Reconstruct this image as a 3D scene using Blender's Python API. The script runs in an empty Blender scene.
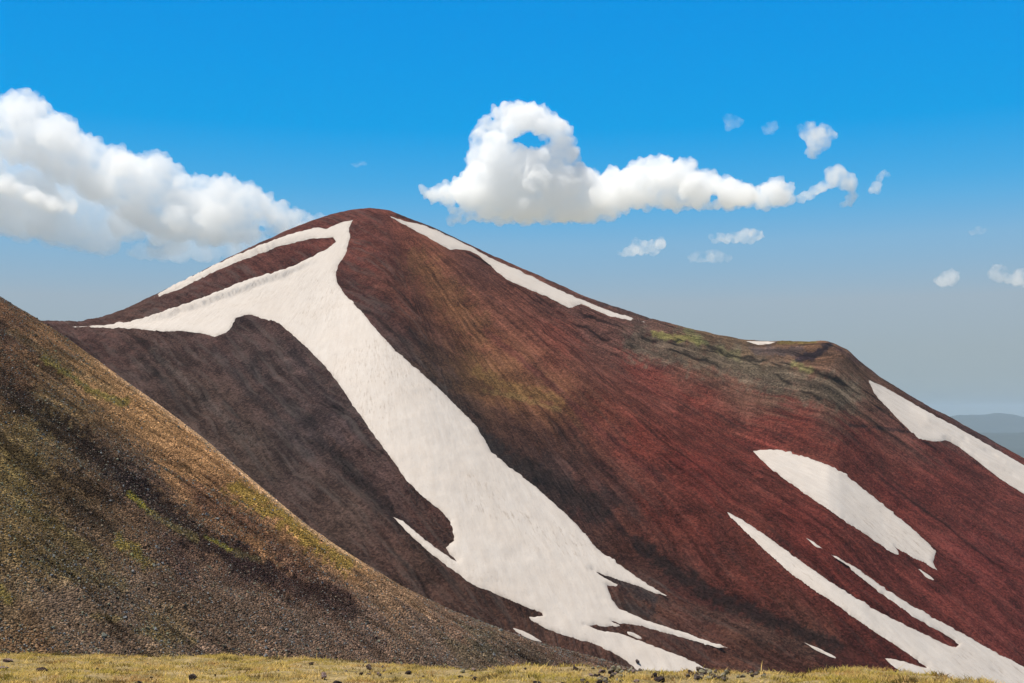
import bpy, math, random
import numpy as np
from mathutils import Vector
from mathutils.geometry import delaunay_2d_cdt

rng = np.random.default_rng(7)
random.seed(7)
scene = bpy.context.scene
COL = scene.collection

# ------------------------------------------------------------------ camera model
W, H, F, HZ = 1024, 683, 1138.0, 415.0
PITCH = math.atan((HZ - H / 2) / F)
CP, SP = math.cos(PITCH), math.sin(PITCH)

def ray(px, py):
    """viewing ray of a photo point as (x/y, z/y) slopes"""
    u = (np.asarray(px, float) - W / 2) / F
    v = (H / 2 - np.asarray(py, float)) / F
    d = CP - v * SP
    return u / d, (SP + v * CP) / d

def proj(x, y, z):
    d = y * CP + z * SP
    d = np.where(d < 1e-3, 1e-3, d)
    return W / 2 + F * x / d, H / 2 - F * (z * CP - y * SP) / d

# ------------------------------------------------------------------ noise
_P = rng.permutation(256); _P = np.concatenate([_P, _P, _P])
_G = rng.normal(size=(256, 3)); _G /= np.linalg.norm(_G, axis=1)[:, None]

def noise(x, y, z=0.0):
    x, y, z = np.broadcast_arrays(np.asarray(x, float), np.asarray(y, float), np.asarray(z, float))
    xi, yi, zi = np.floor(x), np.floor(y), np.floor(z)
    xf, yf, zf = x - xi, y - yi, z - zi
    xi, yi, zi = xi.astype(int) & 255, yi.astype(int) & 255, zi.astype(int) & 255
    f = lambda t: t * t * t * (t * (t * 6 - 15) + 10)
    u, v, w = f(xf), f(yf), f(zf)
    def g(dx, dy, dz):
        h = _G[_P[_P[_P[xi + dx] + yi + dy] + zi + dz]]
        return h[..., 0] * (xf - dx) + h[..., 1] * (yf - dy) + h[..., 2] * (zf - dz)
    l = lambda a, b, t: a + (b - a) * t
    return 1.5 * l(l(l(g(0,0,0), g(1,0,0), u), l(g(0,1,0), g(1,1,0), u), v),
                   l(l(g(0,0,1), g(1,0,1), u), l(g(0,1,1), g(1,1,1), u), v), w)

def fbm(x, y, z=0.0, o=4, gain=0.5):
    s, a, k = 0, 1.0, 1.0
    for i in range(o):
        s = s + a * noise(np.asarray(x) * k + 17.3 * i, np.asarray(y) * k + 5.1 * i, np.asarray(z) * k)
        a *= gain; k *= 2.03
    return s

def smooth(t, a, b):
    t = np.clip((t - a) / (b - a), 0, 1)
    return t * t * (3 - 2 * t)

# ------------------------------------------------------------------ mesh helpers
def mesh_np(name, verts, faces=None, quads=None, smooth_shade=True):
    me = bpy.data.meshes.new(name)
    verts = np.ascontiguousarray(verts, np.float32)
    me.vertices.add(len(verts)); me.vertices.foreach_set('co', verts.ravel())
    f = np.ascontiguousarray(quads if quads is not None else faces, np.int32)
    n, k = f.shape
    me.loops.add(n * k); me.loops.foreach_set('vertex_index', f.ravel())
    me.polygons.add(n)
    me.polygons.foreach_set('loop_start', np.arange(0, n * k, k, dtype=np.int32))
    me.polygons.foreach_set('loop_total', np.full(n, k, np.int32))
    me.polygons.foreach_set('use_smooth', np.full(n, smooth_shade, bool))
    me.update(calc_edges=True)
    return me

def grid_quads(nr, nc):
    i = np.arange(nr * nc).reshape(nr, nc)
    return np.stack([i[:-1, :-1], i[:-1, 1:], i[1:, 1:], i[1:, :-1]], -1).reshape(-1, 4)

def attr_color(me, name, rgb):
    a = me.attributes.new(name, 'FLOAT_COLOR', 'POINT')
    c = np.ones((len(rgb), 4), np.float32); c[:, :3] = rgb
    a.data.foreach_set('color', c.ravel())

def attr_vec(me, name, v):
    a = me.attributes.new(name, 'FLOAT_VECTOR', 'POINT')
    a.data.foreach_set('vector', np.ascontiguousarray(v, np.float32).ravel())

def attr_f(me, name, v):
    a = me.attributes.new(name, 'FLOAT', 'POINT')
    a.data.foreach_set('value', np.ascontiguousarray(v, np.float32).ravel())

def link(name, me, mat, kind=None, label=None, cat=None, group=None, parent=None):
    o = bpy.data.objects.new(name, me); COL.objects.link(o)
    if mat and not len(me.materials): me.materials.append(mat)
    if kind: o['kind'] = kind
    if label: o['label'] = label
    if cat: o['category'] = cat
    if group: o['group'] = group
    if parent: o.parent = parent
    return o

def lin(c):
    c = np.asarray(c, float) / 255
    return np.where(c <= 0.04045, c / 12.92, ((c + 0.055) / 1.055) ** 2.4)

def zones(px, py, pts, soft=14.0, p=3.2):
    """albedo blended between hand-picked rock zones"""
    P = np.array([(a, b) for a, b, _ in pts], float); C = lin([c for _, _, c in pts])
    out = np.empty((px.size, 3)); fx, fy = px.ravel(), py.ravel()
    for s in range(0, px.size, 60000):
        d2 = (fx[s:s+60000, None] - P[:, 0]) ** 2 + (fy[s:s+60000, None] - P[:, 1]) ** 2 + soft * soft
        w = d2 ** (-p / 2); w /= w.sum(1, keepdims=True)
        out[s:s+60000] = w @ C
    return out

def in_poly(px, py, poly):
    inside = np.zeros(np.shape(px), bool); n = len(poly)
    for i in range(n):
        x0, y0 = poly[i]; x1, y1 = poly[(i + 1) % n]
        if y0 == y1: continue
        c = ((y0 > py) != (y1 > py)) & (px < (x1 - x0) * (py - y0) / (y1 - y0) + x0)
        inside ^= c
    return inside

def edge_dist(px, py, poly):
    d = np.full(np.shape(px), 1e9); n = len(poly)
    for i in range(n):
        x0, y0 = poly[i]; x1, y1 = poly[(i + 1) % n]
        dx, dy = x1 - x0, y1 - y0
        t = np.clip(((px - x0) * dx + (py - y0) * dy) / (dx * dx + dy * dy + 1e-9), 0, 1)
        d = np.minimum(d, (px - x0 - t * dx) ** 2 + (py - y0 - t * dy) ** 2)
    return np.sqrt(d)

# ------------------------------------------------------------------ node helpers
class NT:
    def __init__(s, tree): s.t = tree; tree.nodes.clear()
    def n(s, typ, ins=None, **kw):
        nd = s.t.nodes.new(typ)
        for k, v in kw.items(): setattr(nd, k, v)
        for k, v in (ins or {}).items():
            if isinstance(v, bpy.types.NodeSocket): s.t.links.new(v, nd.inputs[k])
            else: nd.inputs[k].default_value = v
        return nd
    def math(s, op, a, b=0.0, clamp=False):
        return s.n('ShaderNodeMath', {0: a, 1: b}, operation=op, use_clamp=clamp).outputs[0]
    def mixc(s, f, a, b, blend='MIX'):
        nd = s.n('ShaderNodeMix', data_type='RGBA', blend_type=blend)
        for k, v in ((0, f), (6, a), (7, b)):
            if isinstance(v, bpy.types.NodeSocket): s.t.links.new(v, nd.inputs[k])
            else: nd.inputs[k].default_value = v if k == 0 else (*v, 1)[:4]
        return nd.outputs[2]
    def ramp(s, f, stops):
        nd = s.n('ShaderNodeValToRGB', {0: f}); e = nd.color_ramp.elements
        while len(e) > len(stops): e.remove(e[-1])
        while len(e) < len(stops): e.new(0.5)
        for el, (p, c) in zip(e, stops):
            el.position = p; el.color = (*c, 1)[:4] if not np.isscalar(c) else (c, c, c, 1)
        return nd.outputs[0]
    def attr(s, name): return s.n('ShaderNodeAttribute', attribute_name=name)
    def noise(s, vec, scale, detail=4, rough=0.55, out='Fac'):
        return s.n('ShaderNodeTexNoise', {'Vector': vec, 'Scale': scale, 'Detail': detail, 'Roughness': rough}).outputs[out]

def material(name):
    m = bpy.data.materials.new(name); m.use_nodes = True
    return m, NT(m.node_tree)

def surface(nt, col, rough=0.9, bump=None, strength=0.5, dist=1.0, spec=0.1, **extra):
    ins = {'Base Color': col, 'Roughness': rough, 'Specular IOR Level': spec}
    if bump is not None:
        ins['Normal'] = nt.n('ShaderNodeBump', {'Height': bump, 'Strength': strength, 'Distance': dist}).outputs[0]
    ins.update(extra)
    b = nt.n('ShaderNodeBsdfPrincipled', ins)
    nt.n('ShaderNodeOutputMaterial', {'Surface': b.outputs[0]})
    return b

ILL = 1.0    # light on the slopes, used to turn seen colours into albedo

# ================================================================== SNOW OUTLINES (photo points)
SNOW = {}
SNOW['main'] = [(353,220),(349,228),(350,238),(347,252),(340,262),(336,272),(337,282),(342,291),(360,310),(380,334),(397,352),(417,369),
 (441,391),(464,413),(478,428),(491,452),(515,471),(539,490),(572,520),(599,550),(622,566),(642,581),(667,596),(652,592),(639,587),(615,579),(592,570),
 (604,578),(629,590),(618,588),(607,585.5),(611,598),(619,609),(639,617),(660,625),(680,631),(704,640),(728,648),(716,647.5),(700,642.5),(680,637),(650,629.5),(625,624),(611,621),
 (620,626),(605,627),(584,625),(600,630.5),(622,634),(650,645),(680,656),(698,664),(720,680),(650,690),(634,667),(619,656),(599,646),(572,638),(546,629),(523,616),
 (534,617.5),(543,616),(542,613),(526,607),(499,596),(473,585),(453,570),(430,553),(413,538),(393,517),(403,521),(420,536),(440,551),(457,562),
 (450,555),(446,548),(454,541),(453,530),(450,521),(440,510),(423,497),(406,480),(396,465),(385,450),(370,430),(355,408),(340,386),(325,366),(305,346),(285,330),
 (265,320),(255,316),(245,315),(236,318),(232,327),(225,334),(215,337),(200,333),(180,331),(160,331.5),(140,329),(110,328),(72,327),
 (100,325.5),(125,322.5),(162,314),(202,300),(249,281),(276,274),(303,261),(327,249),(336,242),(333,237.5),(310,239),(276,247),(215,271.5),(177,290.5),(147,301),
 (172,287),(219,264),(263,245.5),(296,232.5),(318,227.5),(326,229),(340,223)]
SNOW['summit'] = [(390,216.5),(404,221),(424,225.5),(435,229.6),(462,242.4),(472,247),(489,257.6),(520,270.5),(549,285),(576,297.5),(609,310.5),(630,317),(654,323.5),(643,322.5),(625,319.5),(609,316),
 (595,310),(581,304),(569,308),(555,301),(539,294),(520,286),(507,280),(497,272.5),(487,262.5),(477,254.5),(470,251),(462,249.6),(456,249),(450,250),(438,243),(424,235),(412,229),(400,222.5)]
SNOW['crater'] = [(746,341.2),(760,341.4),(776,341.8),(770,344),(758,345)]
SNOW['ridge'] = [(868.5,380),(884,387),(899,395.5),(932,414.5),(966,433),(1000,452),(1024,466),(1070,492),(1070,524),(1024,494),(1000,479),(976,460),(959,447),(946,440.5),(932,441.5),
 (919,439),(909,430),(898,419),(889,410),(880,401),(874,393)]
SNOW['oval'] = [(753,451),(766,450),(781,450),(804,457),(828,465),(842,472),(855,482),(875,498),(890,510),(908,525),(928,543),(936,552),(933,562),(938,572),(930,567),(915,559),(895,547),
 (902,558),(888,551),(865,534),(848,524),(831,512),(814,500),(797,488),(784,479),(771,469),(760,459)]
SNOW['slash'] = [(914,566),(922,570.5),(932,577.5),(943,586.5),(936,583.5),(925,577)]
SNOW['long'] = [(722,509),(731,514),(740.5,519),(764,534),(791,554),(824,577.5),(855,598),(881,613),(915,629.6),(936,640),(949,646),(956,647.5),(959,645),(952,639),(939,631),(915,618),(888,599),(861,577.5),
 (845,564),(831,554.5),(842,560),(855,567),(881,586),(915,608),(949,626),(982,645),(1024,666.5),(1070,690),(1070,720),(940,702),(915,678),(905,673),(895,668),(885,658.5),(895,659.5),(912,664),
 (927,668),(915,659),(895,645),(868,628),(841,608),(814,591),(787,571),(764,550),(747,534),(736,522),(733,520)]
SNOW['dash'] = [(806,538),(814,542),(823,549.5),(815,546.5)]
SNOW['lowstreak'] = [(804,642.5),(818,648),(832,655),(841,660.5),(829,656.5),(815,650)]
SNOW['crumb'] = [(859,667),(868,669),(878,673),(868,673.5)]
SNOW['wedge'] = [(504,626),(514,628),(523,631),(533,636),(542,642),(533,640.5),(526,637.5),(514,631.5)]
SNOW['speck'] = [(990,603),(995,606),(999,610),(993,608)]
SNOW['sliver'] = [(625,630.5),(634,633),(646,639.5),(637,638.5),(629,635)]

def roughen(poly, step=1.7, amp=0.9, seed=0.0):
    out = []; n = len(poly)
    for i in range(n):
        p0, p1 = np.array(poly[i], float), np.array(poly[(i + 1) % n], float)
        L = np.linalg.norm(p1 - p0); k = max(1, int(L / step))
        nrm = np.array([-(p1 - p0)[1], (p1 - p0)[0]]) / (L + 1e-9)
        for j in range(k):
            q = p0 + (p1 - p0) * j / k
            f = min(1.0, min(j, k - j) * step / 5 + 0.25)
            out.append(tuple(q + nrm * amp * f * (.5 + 1.6 * abs(float(noise(q[0] * .03, q[1] * .03, seed + 5)))) * float(fbm(q[0] * .13 + seed, q[1] * .13, seed, o=4, gain=.65))))
    return out
AMP = {'main': 1.2, 'ridge': .8, 'oval': 1.5, 'long': 1.2, 'summit': 1.0}
for i, k in enumerate(SNOW):
    SNOW[k] = roughen(SNOW[k], amp=AMP.get(k, .35), seed=3.7 * i)

# raster of the snow cover, so that the ground below it is left smooth
RX0, RY0, RW, RH = -60, 190, 1170, 540
gx, gy = np.meshgrid(np.arange(RW) + RX0 + .5, np.arange(RH) + RY0 + .5)
SM = np.zeros((RH, RW))
for poly in SNOW.values():
    a = np.array(poly); x0, y0 = np.floor(a.min(0)).astype(int) - 1; x1, y1 = np.ceil(a.max(0)).astype(int) + 1
    sl = np.s_[max(0, y0 - RY0):min(RH, y1 - RY0), max(0, x0 - RX0):min(RW, x1 - RX0)]
    SM[sl] = np.maximum(SM[sl], in_poly(gx[sl], gy[sl], poly))
def blur(m, r):
    for ax in (0, 1):
        s = 0
        for k in range(-r, r + 1): s = s + np.roll(m, k, ax)
        m = s / (2 * r + 1)
    return m
SMB = np.clip(blur(SM, 3) * 1.7, 0, 1)
def snow_mask(px, py):
    ix = np.clip((px - RX0).astype(int), 0, RW - 1); iy = np.clip((py - RY0).astype(int), 0, RH - 1)
    return SMB[iy, ix]

# ================================================================== MOUNTAIN
PK = np.array([-162.0, 1300.0]); ZP = 236.0
SKY = np.array([(-260,345),(-100,334),(0,326),(45,321.5),(80,321.5),(100,317),(150,298),(200,272),(250,246.5),(300,225),(330,214.5),(352,209.5),(370,208),(388,210),(405,216.5),(435,228),(462,241),(490,254.5),(520,267.5),
 (550,281),(600,302),(650,319),(690,330),(716,335.5),(740,339.5),(770,340.5),(800,341),(826,341),(836,345),(860,362),(880,377),(920,401),(960,424),(1000,446),(1024,459),(1100,500),(1300,600)], float)
TPH = np.radians([-180,-136,-118,-100,-85,-75,-66,-52,-40,-30,-18,0,25,60,100,140,165,180])
TS = np.array([.45,.40,.46,.585,.60,.59,.58,.62,.63,.57,.46,.44,.50,.58,.6,.5,.46,.45])
def T_of(phi):
    ph = np.concatenate([TPH - 2*np.pi, TPH[1:], TPH[1:] + 2*np.pi]); ts = np.concatenate([TS, TS[1:], TS[1:]])
    q = np.linspace(-np.pi, np.pi, 721)
    s = np.zeros_like(q)
    for k in np.linspace(-.22, .22, 15): s += np.interp(q + k, ph, ts)
    return np.interp(phi, q, s / 15)

def mountain_raw(x, y):
    dx, dy = x - PK[0], y - PK[1]
    phi, rho = np.arctan2(dy, dx), np.hypot(dx, dy)
    r0 = 45.0
    z = ZP + 6 - T_of(phi) * (np.sqrt(rho * rho + r0 * r0) - r0)
    k = smooth(rho, 60, 330)
    ang = np.degrees(phi)
    z = z + k * 14 * np.exp(-((ang + 81) / 7) ** 2) - k * 9 * np.exp(-((ang + 66) / 6.5) ** 2)   # dark spur, snow gully
    z = z + k * 10 * np.exp(-((ang + 54) / 7) ** 2) - k * 6 * np.exp(-((ang + 40) / 6) ** 2)
    return z, phi, rho

ac = np.concatenate([np.linspace(-.95, -.50, 60)[:-1], np.arange(-.50, .50, 1.15 / F), np.linspace(.50, .95, 60)])
yr = np.concatenate([np.linspace(330, 520, 60)[:-1], np.arange(520, 1340, 1.35), np.geomspace(1342, 3200, 110)])
A, Y = np.meshgrid(ac, yr); X = A * Y
Z, PHI, RHO = mountain_raw(X, Y)
ta, te = ray(SKY[:, 0], SKY[:, 1])
tgt = np.interp(ac, ta, te)
kern = np.hanning(7); kern /= kern.sum()
ck = np.convolve(np.pad(tgt, 3, 'edge'), kern, 'valid')
tgt = np.where(np.abs(ac) < .5, ck, tgt)
def skyfix(Z, A, Y, tgt, wid, n=6):
    for it in range(n):
        E = Z / Y; j = E.argmax(0); ys = Y[j, np.arange(Y.shape[1])]
        ysm = np.convolve(np.pad(ys, 20, 'edge'), np.ones(41) / 41, 'valid')
        e = E.max(0)
        Z = Z + (tgt - e) * ysm * np.exp(-((Y - ysm) / wid) ** 2)
    return Z, ysm
Z, YS = skyfix(Z, A, Y, tgt, 330)
# small crater knoll on the right shoulder
PX, PY = proj(X, Y, Z)
front = smooth(YS[None, :] + 80 - Y, 0, 60)
def bump_px(cx, cy, sx, sy, rot=0):
    c, s = math.cos(rot), math.sin(rot)
    u, v = (PX - cx) * c + (PY - cy) * s, -(PX - cx) * s + (PY - cy) * c
    return np.exp(-(u / sx) ** 2 - (v / sy) ** 2) * front
Z = Z - 9 * bump_px(812, 353, 22, 6, .1) + 6 * bump_px(842, 362, 12, 12) - 5 * bump_px(762, 347, 24, 5)
Zsm = Z.copy()
# rills, ledges and scree texture, running down from the summit
sn = snow_mask(PX, PY) * front
ang = PHI * 57.3
wob = 1.2 * fbm(X * .006, Y * .006, o=3)
wl = smooth(-ang, 66, 75) * smooth(ang, -178, -160)          # slope below the left ridge falls to the right
vl = np.interp(PX, [360,395,450,540,600,640,700,770,835,900], [440,492,548,572,566,560,592,624,652,700]) + 6 * fbm(X * .02, Y * .02, 8.0, o=3)
wl = np.maximum(wl, smooth(PY - vl, -14, 16) * front)         # and so does the valley floor
vm = smooth(PX, 500, 640)
al, ax2 = (X * .60 - Y * .80) * (1 - vm) + (X * .86 - Y * .51) * vm, (X * .80 + Y * .60) * (1 - vm) + (X * .51 + Y * .86) * vm
rillA = fbm(ang * .62 + wob, RHO * .0065, 1.0, o=5, gain=.58)
rillB = fbm((ax2 + 3.5 * wob) * .055, al * .009, 1.0, o=5, gain=.58)
rill = rillA * (1 - wl) + rillB * wl
rill2 = (1 - wl) * fbm(ang * 2.3 + wob * 2, RHO * .02, 4.0, o=3, gain=.6) + wl * fbm(ax2 * .2, al * .03, 4.0, o=3, gain=.6)
lump = fbm(X * .012, Y * .012, Z * .012, o=5, gain=.58)
amp = smooth(RHO, 25, 260) * (1 - sn)
edge = 1 - .5 * np.exp(-((Y - YS[None, :]) / 60) ** 2)
Z = Z + amp * edge * ((1.5 + 1.4 * wl) * rill + .8 * rill2 + 4.2 * lump) + (1 - sn) * (.35 * noise(X * .22, Y * .22, Z * .22) + .5 * noise(X * .09, Y * .09, Z * .09 + 3))
# rock bands below the right shoulder
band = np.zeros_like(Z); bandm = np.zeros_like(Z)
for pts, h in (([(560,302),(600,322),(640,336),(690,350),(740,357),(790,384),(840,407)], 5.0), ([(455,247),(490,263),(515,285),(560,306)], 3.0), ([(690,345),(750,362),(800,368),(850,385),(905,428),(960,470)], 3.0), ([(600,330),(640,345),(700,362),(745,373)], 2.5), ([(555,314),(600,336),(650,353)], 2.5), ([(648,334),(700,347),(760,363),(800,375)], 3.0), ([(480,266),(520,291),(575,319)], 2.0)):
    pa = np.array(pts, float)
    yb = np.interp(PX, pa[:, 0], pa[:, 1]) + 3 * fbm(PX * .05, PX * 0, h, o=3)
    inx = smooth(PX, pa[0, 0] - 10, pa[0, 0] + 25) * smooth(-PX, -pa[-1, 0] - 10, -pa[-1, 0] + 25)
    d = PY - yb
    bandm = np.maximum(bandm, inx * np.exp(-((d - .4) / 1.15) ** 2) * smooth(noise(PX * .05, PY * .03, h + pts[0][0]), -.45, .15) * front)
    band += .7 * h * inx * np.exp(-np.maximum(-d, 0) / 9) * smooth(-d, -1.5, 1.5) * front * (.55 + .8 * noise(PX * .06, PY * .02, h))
Z = Z + np.clip(band, 0, 11) * (1 - sn)
Z = np.maximum(Z, -352 + 6 * fbm(X * .004, Y * .004))
ring = smooth(np.hypot(X - PK[0], Y - PK[1]), 1500, 2000)
Z = Z * (1 - ring) + ring * -353

MZ = [(370,214,(104,68,63)),(360,258,(98,62,56)),(400,240,(100,66,59)),(420,270,(106,74,60)),(346,290,(84,60,57)),(440,300,(106,74,58)),(480,335,(106,74,62)),(402,300,(96,66,58)),
 (376,322,(80,62,60)),(400,352,(70,61,60)),(430,385,(78,68,62)),(500,388,(108,82,60)),(472,372,(100,80,58)),(540,392,(108,80,62)),(460,425,(66,57,57)),(520,430,(82,62,56)),(560,470,(62,51,52)),
 (605,500,(58,47,48)),(590,555,(80,62,58)),(540,480,(64,56,56)),(640,540,(90,62,56)),(700,590,(88,52,49)),(740,640,(98,72,62)),(650,605,(98,72,61)),(800,650,(92,66,58)),(850,640,(74,45,43)),
 (760,590,(84,50,47)),(600,420,(106,66,58)),(560,335,(108,68,62)),(520,295,(102,70,63)),(478,262,(82,59,57)),(560,304,(80,62,60)),(600,332,(88,67,64)),(650,370,(110,64,61)),(700,405,(107,61,58)),
 (800,425,(106,61,58)),(640,450,(108,60,56)),(700,470,(104,55,53)),(760,445,(107,60,58)),(900,500,(105,59,58)),(980,560,(102,57,58)),(860,450,(106,62,59)),(950,480,(103,60,59)),(1000,505,(100,60,59)),
 (700,343,(92,84,70)),(740,356,(92,85,72)),(780,375,(94,85,76)),(840,392,(92,80,72)),(905,425,(90,65,61)),(880,398,(92,76,68)),(800,343,(98,80,66)),
 (852,372,(90,77,68)),(900,388,(82,64,61)),(960,432,(84,64,63)),(720,382,(98,74,67)),(640,330,(80,70,68)),(660,345,(88,71,66)),
 (100,331,(84,67,64)),(250,262,(92,62,57)),(200,281,(88,64,60)),(310,245,(98,62,57)),(120,312,(88,70,64)),(235,326,(74,63,62)),(150,360,(82,71,68)),(200,400,(82,71,66)),(300,370,(88,77,76)),(260,362,(84,73,71)),
 (330,420,(74,66,67)),(300,440,(70,63,63)),(380,480,(84,70,68)),(350,505,(80,70,65)),(430,530,(84,64,60)),(420,562,(80,66,60)),(480,602,(84,66,59)),(540,622,(86,67,59)),(605,652,(94,72,64)),(250,450,(84,75,70)),
 (700,540,(90,51,48)),(660,520,(94,54,50)),(820,560,(96,53,51)),(860,600,(96,53,52)),(930,600,(102,58,57)),(1000,620,(104,60,60)),(800,520,(98,53,51)),(900,640,(84,48,47)),(640,590,(80,62,57)),(690,620,(90,66,59)),
 (580,450,(80,60,55)),(620,470,(84,58,54)),(680,560,(78,54,51))]
MSTRIP = [([(640,545),(680,575),(720,600),(770,620),(835,646)], 8, (46,36,33), .85), ([(455,432),(500,455),(545,478),(600,512)], 11, (52,43,40), .7), ([(440,395),(480,440),(520,482),(560,520)], 10, (54,48,47), .7),
 ([(478,372),(500,384),(522,392),(562,399)], 6, (134,106,62), .45), ([(485,391),(520,398),(562,411)], 2.5, (140,114,72), .5), ([(420,262),(450,300),(475,330)], 14, (116,84,56), .5),
 ([(640,345),(700,354),(760,374),(845,396)], 14, (108,98,82), .65), ([(654,333),(672,338),(690,338),(700,342)], 3.2, (146,138,78), .7), ([(688,331),(705,343)], 4, (112,112,74), .6), ([(795,365),(812,371)], 3.4, (142,134,84), .65),
 ([(718,350),(738,356)], 3.5, (124,116,82), .6), ([(778,342.5),(816,342)], 1.8, (116,100,54), .8), ([(800,358),(812,356),(822,350),(829,345)], 4.0, (50,41,47), .95), ([(755,350),(780,352),(800,350)], 4, (86,74,74), .7),
 ([(400,214),(500,254),(600,300),(660,320)], 3, (70,56,54), .8), ([(838,348),(900,388),(1000,449)], 3, (84,62,60), .7), ([(330,300),(380,350),(440,410),(500,475),(580,555),(650,600)], 6, (58,52,51), .75),
 ([(485,330),(540,375),(600,430),(660,480)], 3, (92,50,46), .6), ([(252,366),(300,418),(352,472),(405,528)], 7, (50,44,44), .6), ([(215,350),(262,405),(310,455)], 4, (56,50,50), .5), ([(292,352),(330,398),(372,446)], 4, (50,45,46), .5), ([(150,350),(205,400),(255,445)], 4, (96,86,80), .4), ([(850,425),(880,428),(908,432)], 1.6, (46,36,36), .7), ([(700,612),(760,632),(810,650)], 6, (108,80,68), .5), ([(600,600),(650,612)], 5, (58,48,46), .7)]
def strips(col, px, py, lst, rag=1.0, seed=0.0):
    n1 = fbm(px * .12 + seed, py * .12, seed, o=4, gain=.65); n2 = fbm(px * .03, py * .03, seed + 4, o=2)
    for pl, w, c, k in lst:
        pa = np.array(pl, float)
        bx = (px > pa[:, 0].min() - 4 * w) & (px < pa[:, 0].max() + 4 * w) & (py > pa[:, 1].min() - 4 * w) & (py < pa[:, 1].max() + 4 * w)
        if not bx.any(): continue
        d = np.full(bx.sum(), 1e9); xx, yy_ = px[bx], py[bx]
        for i in range(len(pa) - 1):
            (x0, y0), (x1, y1) = pa[i], pa[i + 1]; dx, dy = x1 - x0, y1 - y0
            t = np.clip(((xx - x0) * dx + (yy_ - y0) * dy) / (dx * dx + dy * dy), 0, 1)
            d = np.minimum(d, np.hypot(xx - x0 - t * dx, yy_ - y0 - t * dy))
        m = k * smooth(1.5 + (.9 * n1 + .4 * n2)[bx] * rag - d / w, 0, 1.1)
        col[bx] = col[bx] * (1 - m[:, None]) + lin(c) / ILL * m[:, None]
    return col
PX, PY = proj(X, Y, Z)
sw = 30 * ((1 - wl) * fbm(ang * 1.1, RHO * .006, 9.0, o=5, gain=.65) + wl * fbm(ax2 * .1, al * .01, 9.0, o=5, gain=.65))
wx = .74 * sw + 9 * fbm(X * .03, Y * .03, 3.0, o=4, gain=.6); wy = .67 * sw + 9 * fbm(X * .03, Y * .03, 13.0, o=4, gain=.6)
col = zones(PX + wx, PY + wy, MZ).reshape(*PX.shape, 3) / ILL
redness = smooth(col[..., 0] / (col[..., 1] + 1e-6), 1.6, 3.2)[..., None]
col = col * np.array([1.13, .90, .75]) * (1 + wl[..., None] * np.array([-.10, -.06, .03])) * (1 + .30 * (smooth(-PY, -450, -320) * (1 - wl))[..., None]) * (1 + redness * np.array([-.04, -.12, -.18]))
col = strips(col, PX, PY, MSTRIP)
rs = np.random.default_rng(3)
cl_, cr_ = ax2 + 3.5 * wob, (ang + wob * .5) * 7
for i in range(170):                                        # slide tracks and debris lines down the slope
    lo = rs.random() < .4
    if lo: cc, ss, wt, r0_, ln_, c0 = cl_, al, wl, rs.uniform(-960, -420), rs.uniform(60, 220), rs.uniform(250, 620)
    else: cc, ss, wt, r0_, ln_, c0 = cr_, RHO, 1 - wl, rs.uniform(120, 640), rs.uniform(60, 240), rs.uniform(-64, -12) * 7
    w_ = rs.uniform(.8, 3.6); sgn = rs.choice([-.55, -.5, .38]) * rs.uniform(.5, 1)
    q = (np.abs(cc - c0) < w_ + 8) & (ss > r0_) & (ss < r0_ + ln_)
    m = smooth(1 - np.abs(cc[q] - c0 + 3 * rillA[q]) / w_, 0, .8) * smooth(ss[q], r0_, r0_ + 25) * smooth(-ss[q], -r0_ - ln_, -r0_ - ln_ * .5) * wt[q]
    col[q] = col[q] * (1 + m[:, None] * sgn)
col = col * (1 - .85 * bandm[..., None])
nr, nc = X.shape
me = mesh_np('mountain', np.stack([X, Y, Z], -1).reshape(-1, 3), quads=grid_quads(nr, nc))
attr_color(me, 'base', col.reshape(-1, 3))
attr_vec(me, 'flow', np.stack([ang + wob * .5, RHO * .008, Z * .008], -1).reshape(-1, 3))
attr_vec(me, 'flow_left', np.stack([(ax2 + 3.5 * wob) * .09, al * .0065, Z * .0065], -1).reshape(-1, 3))
attr_f(me, 'left', wl.ravel())

m_mtn, nt = material('volcanic_slope')
base = nt.attr('base').outputs['Color']; flow = nt.attr('flow').outputs['Vector']
obj = nt.n('ShaderNodeTexCoord').outputs['Object']
flow2 = nt.attr('flow_left').outputs['Vector']; wl_ = nt.attr('left').outputs['Fac']
flow = nt.n('ShaderNodeMix', {0: wl_, 4: flow, 5: flow2}, data_type='VECTOR').outputs[1]
streak = nt.noise(flow, 1.3, 7, .66); streak2 = nt.noise(flow, 4.0, 6, .7)
grain = nt.noise(obj, .8, 4, .8); patch = nt.noise(obj, .035, 7, .66)
vor = nt.n('ShaderNodeTexVoronoi', {'Vector': obj, 'Scale': .75}).outputs['Color']
vr = nt.n('ShaderNodeSeparateColor', {0: vor}).outputs[0]
wgt = nt.ramp(nt.noise(obj, .012, 4, .6), [(.40, .35), (.60, 1.0)])
st_ = nt.math('MULTIPLY', wgt, nt.math('ADD', nt.math('MULTIPLY', nt.math('SUBTRACT', streak, .5), 1.05), nt.math('MULTIPLY', nt.math('SUBTRACT', streak2, .5), .40)))
k = nt.math('ADD', nt.math('MULTIPLY', grain, .78), nt.math('ADD', nt.math('MULTIPLY', patch, .80), nt.math('MULTIPLY', vr, .30)))
k = nt.math('ADD', k, nt.math('ADD', st_, .10))
mul = nt.ramp(nt.math('MULTIPLY', k, .45), [(.33, .26), (.435, .72), (.50, 1.16), (.63, 2.2)])
c = nt.mixc(1.0, base, mul, 'MULTIPLY')
ash = nt.ramp(nt.noise(flow, 2.0, 6, .68), [(.50, 0.0), (.68, .5)])
ash = nt.math('MULTIPLY', ash, nt.math('ADD', .25, nt.math('MULTIPLY', wl_, .75)))
c = nt.mixc(ash, c, (.14, .112, .098))
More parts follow.
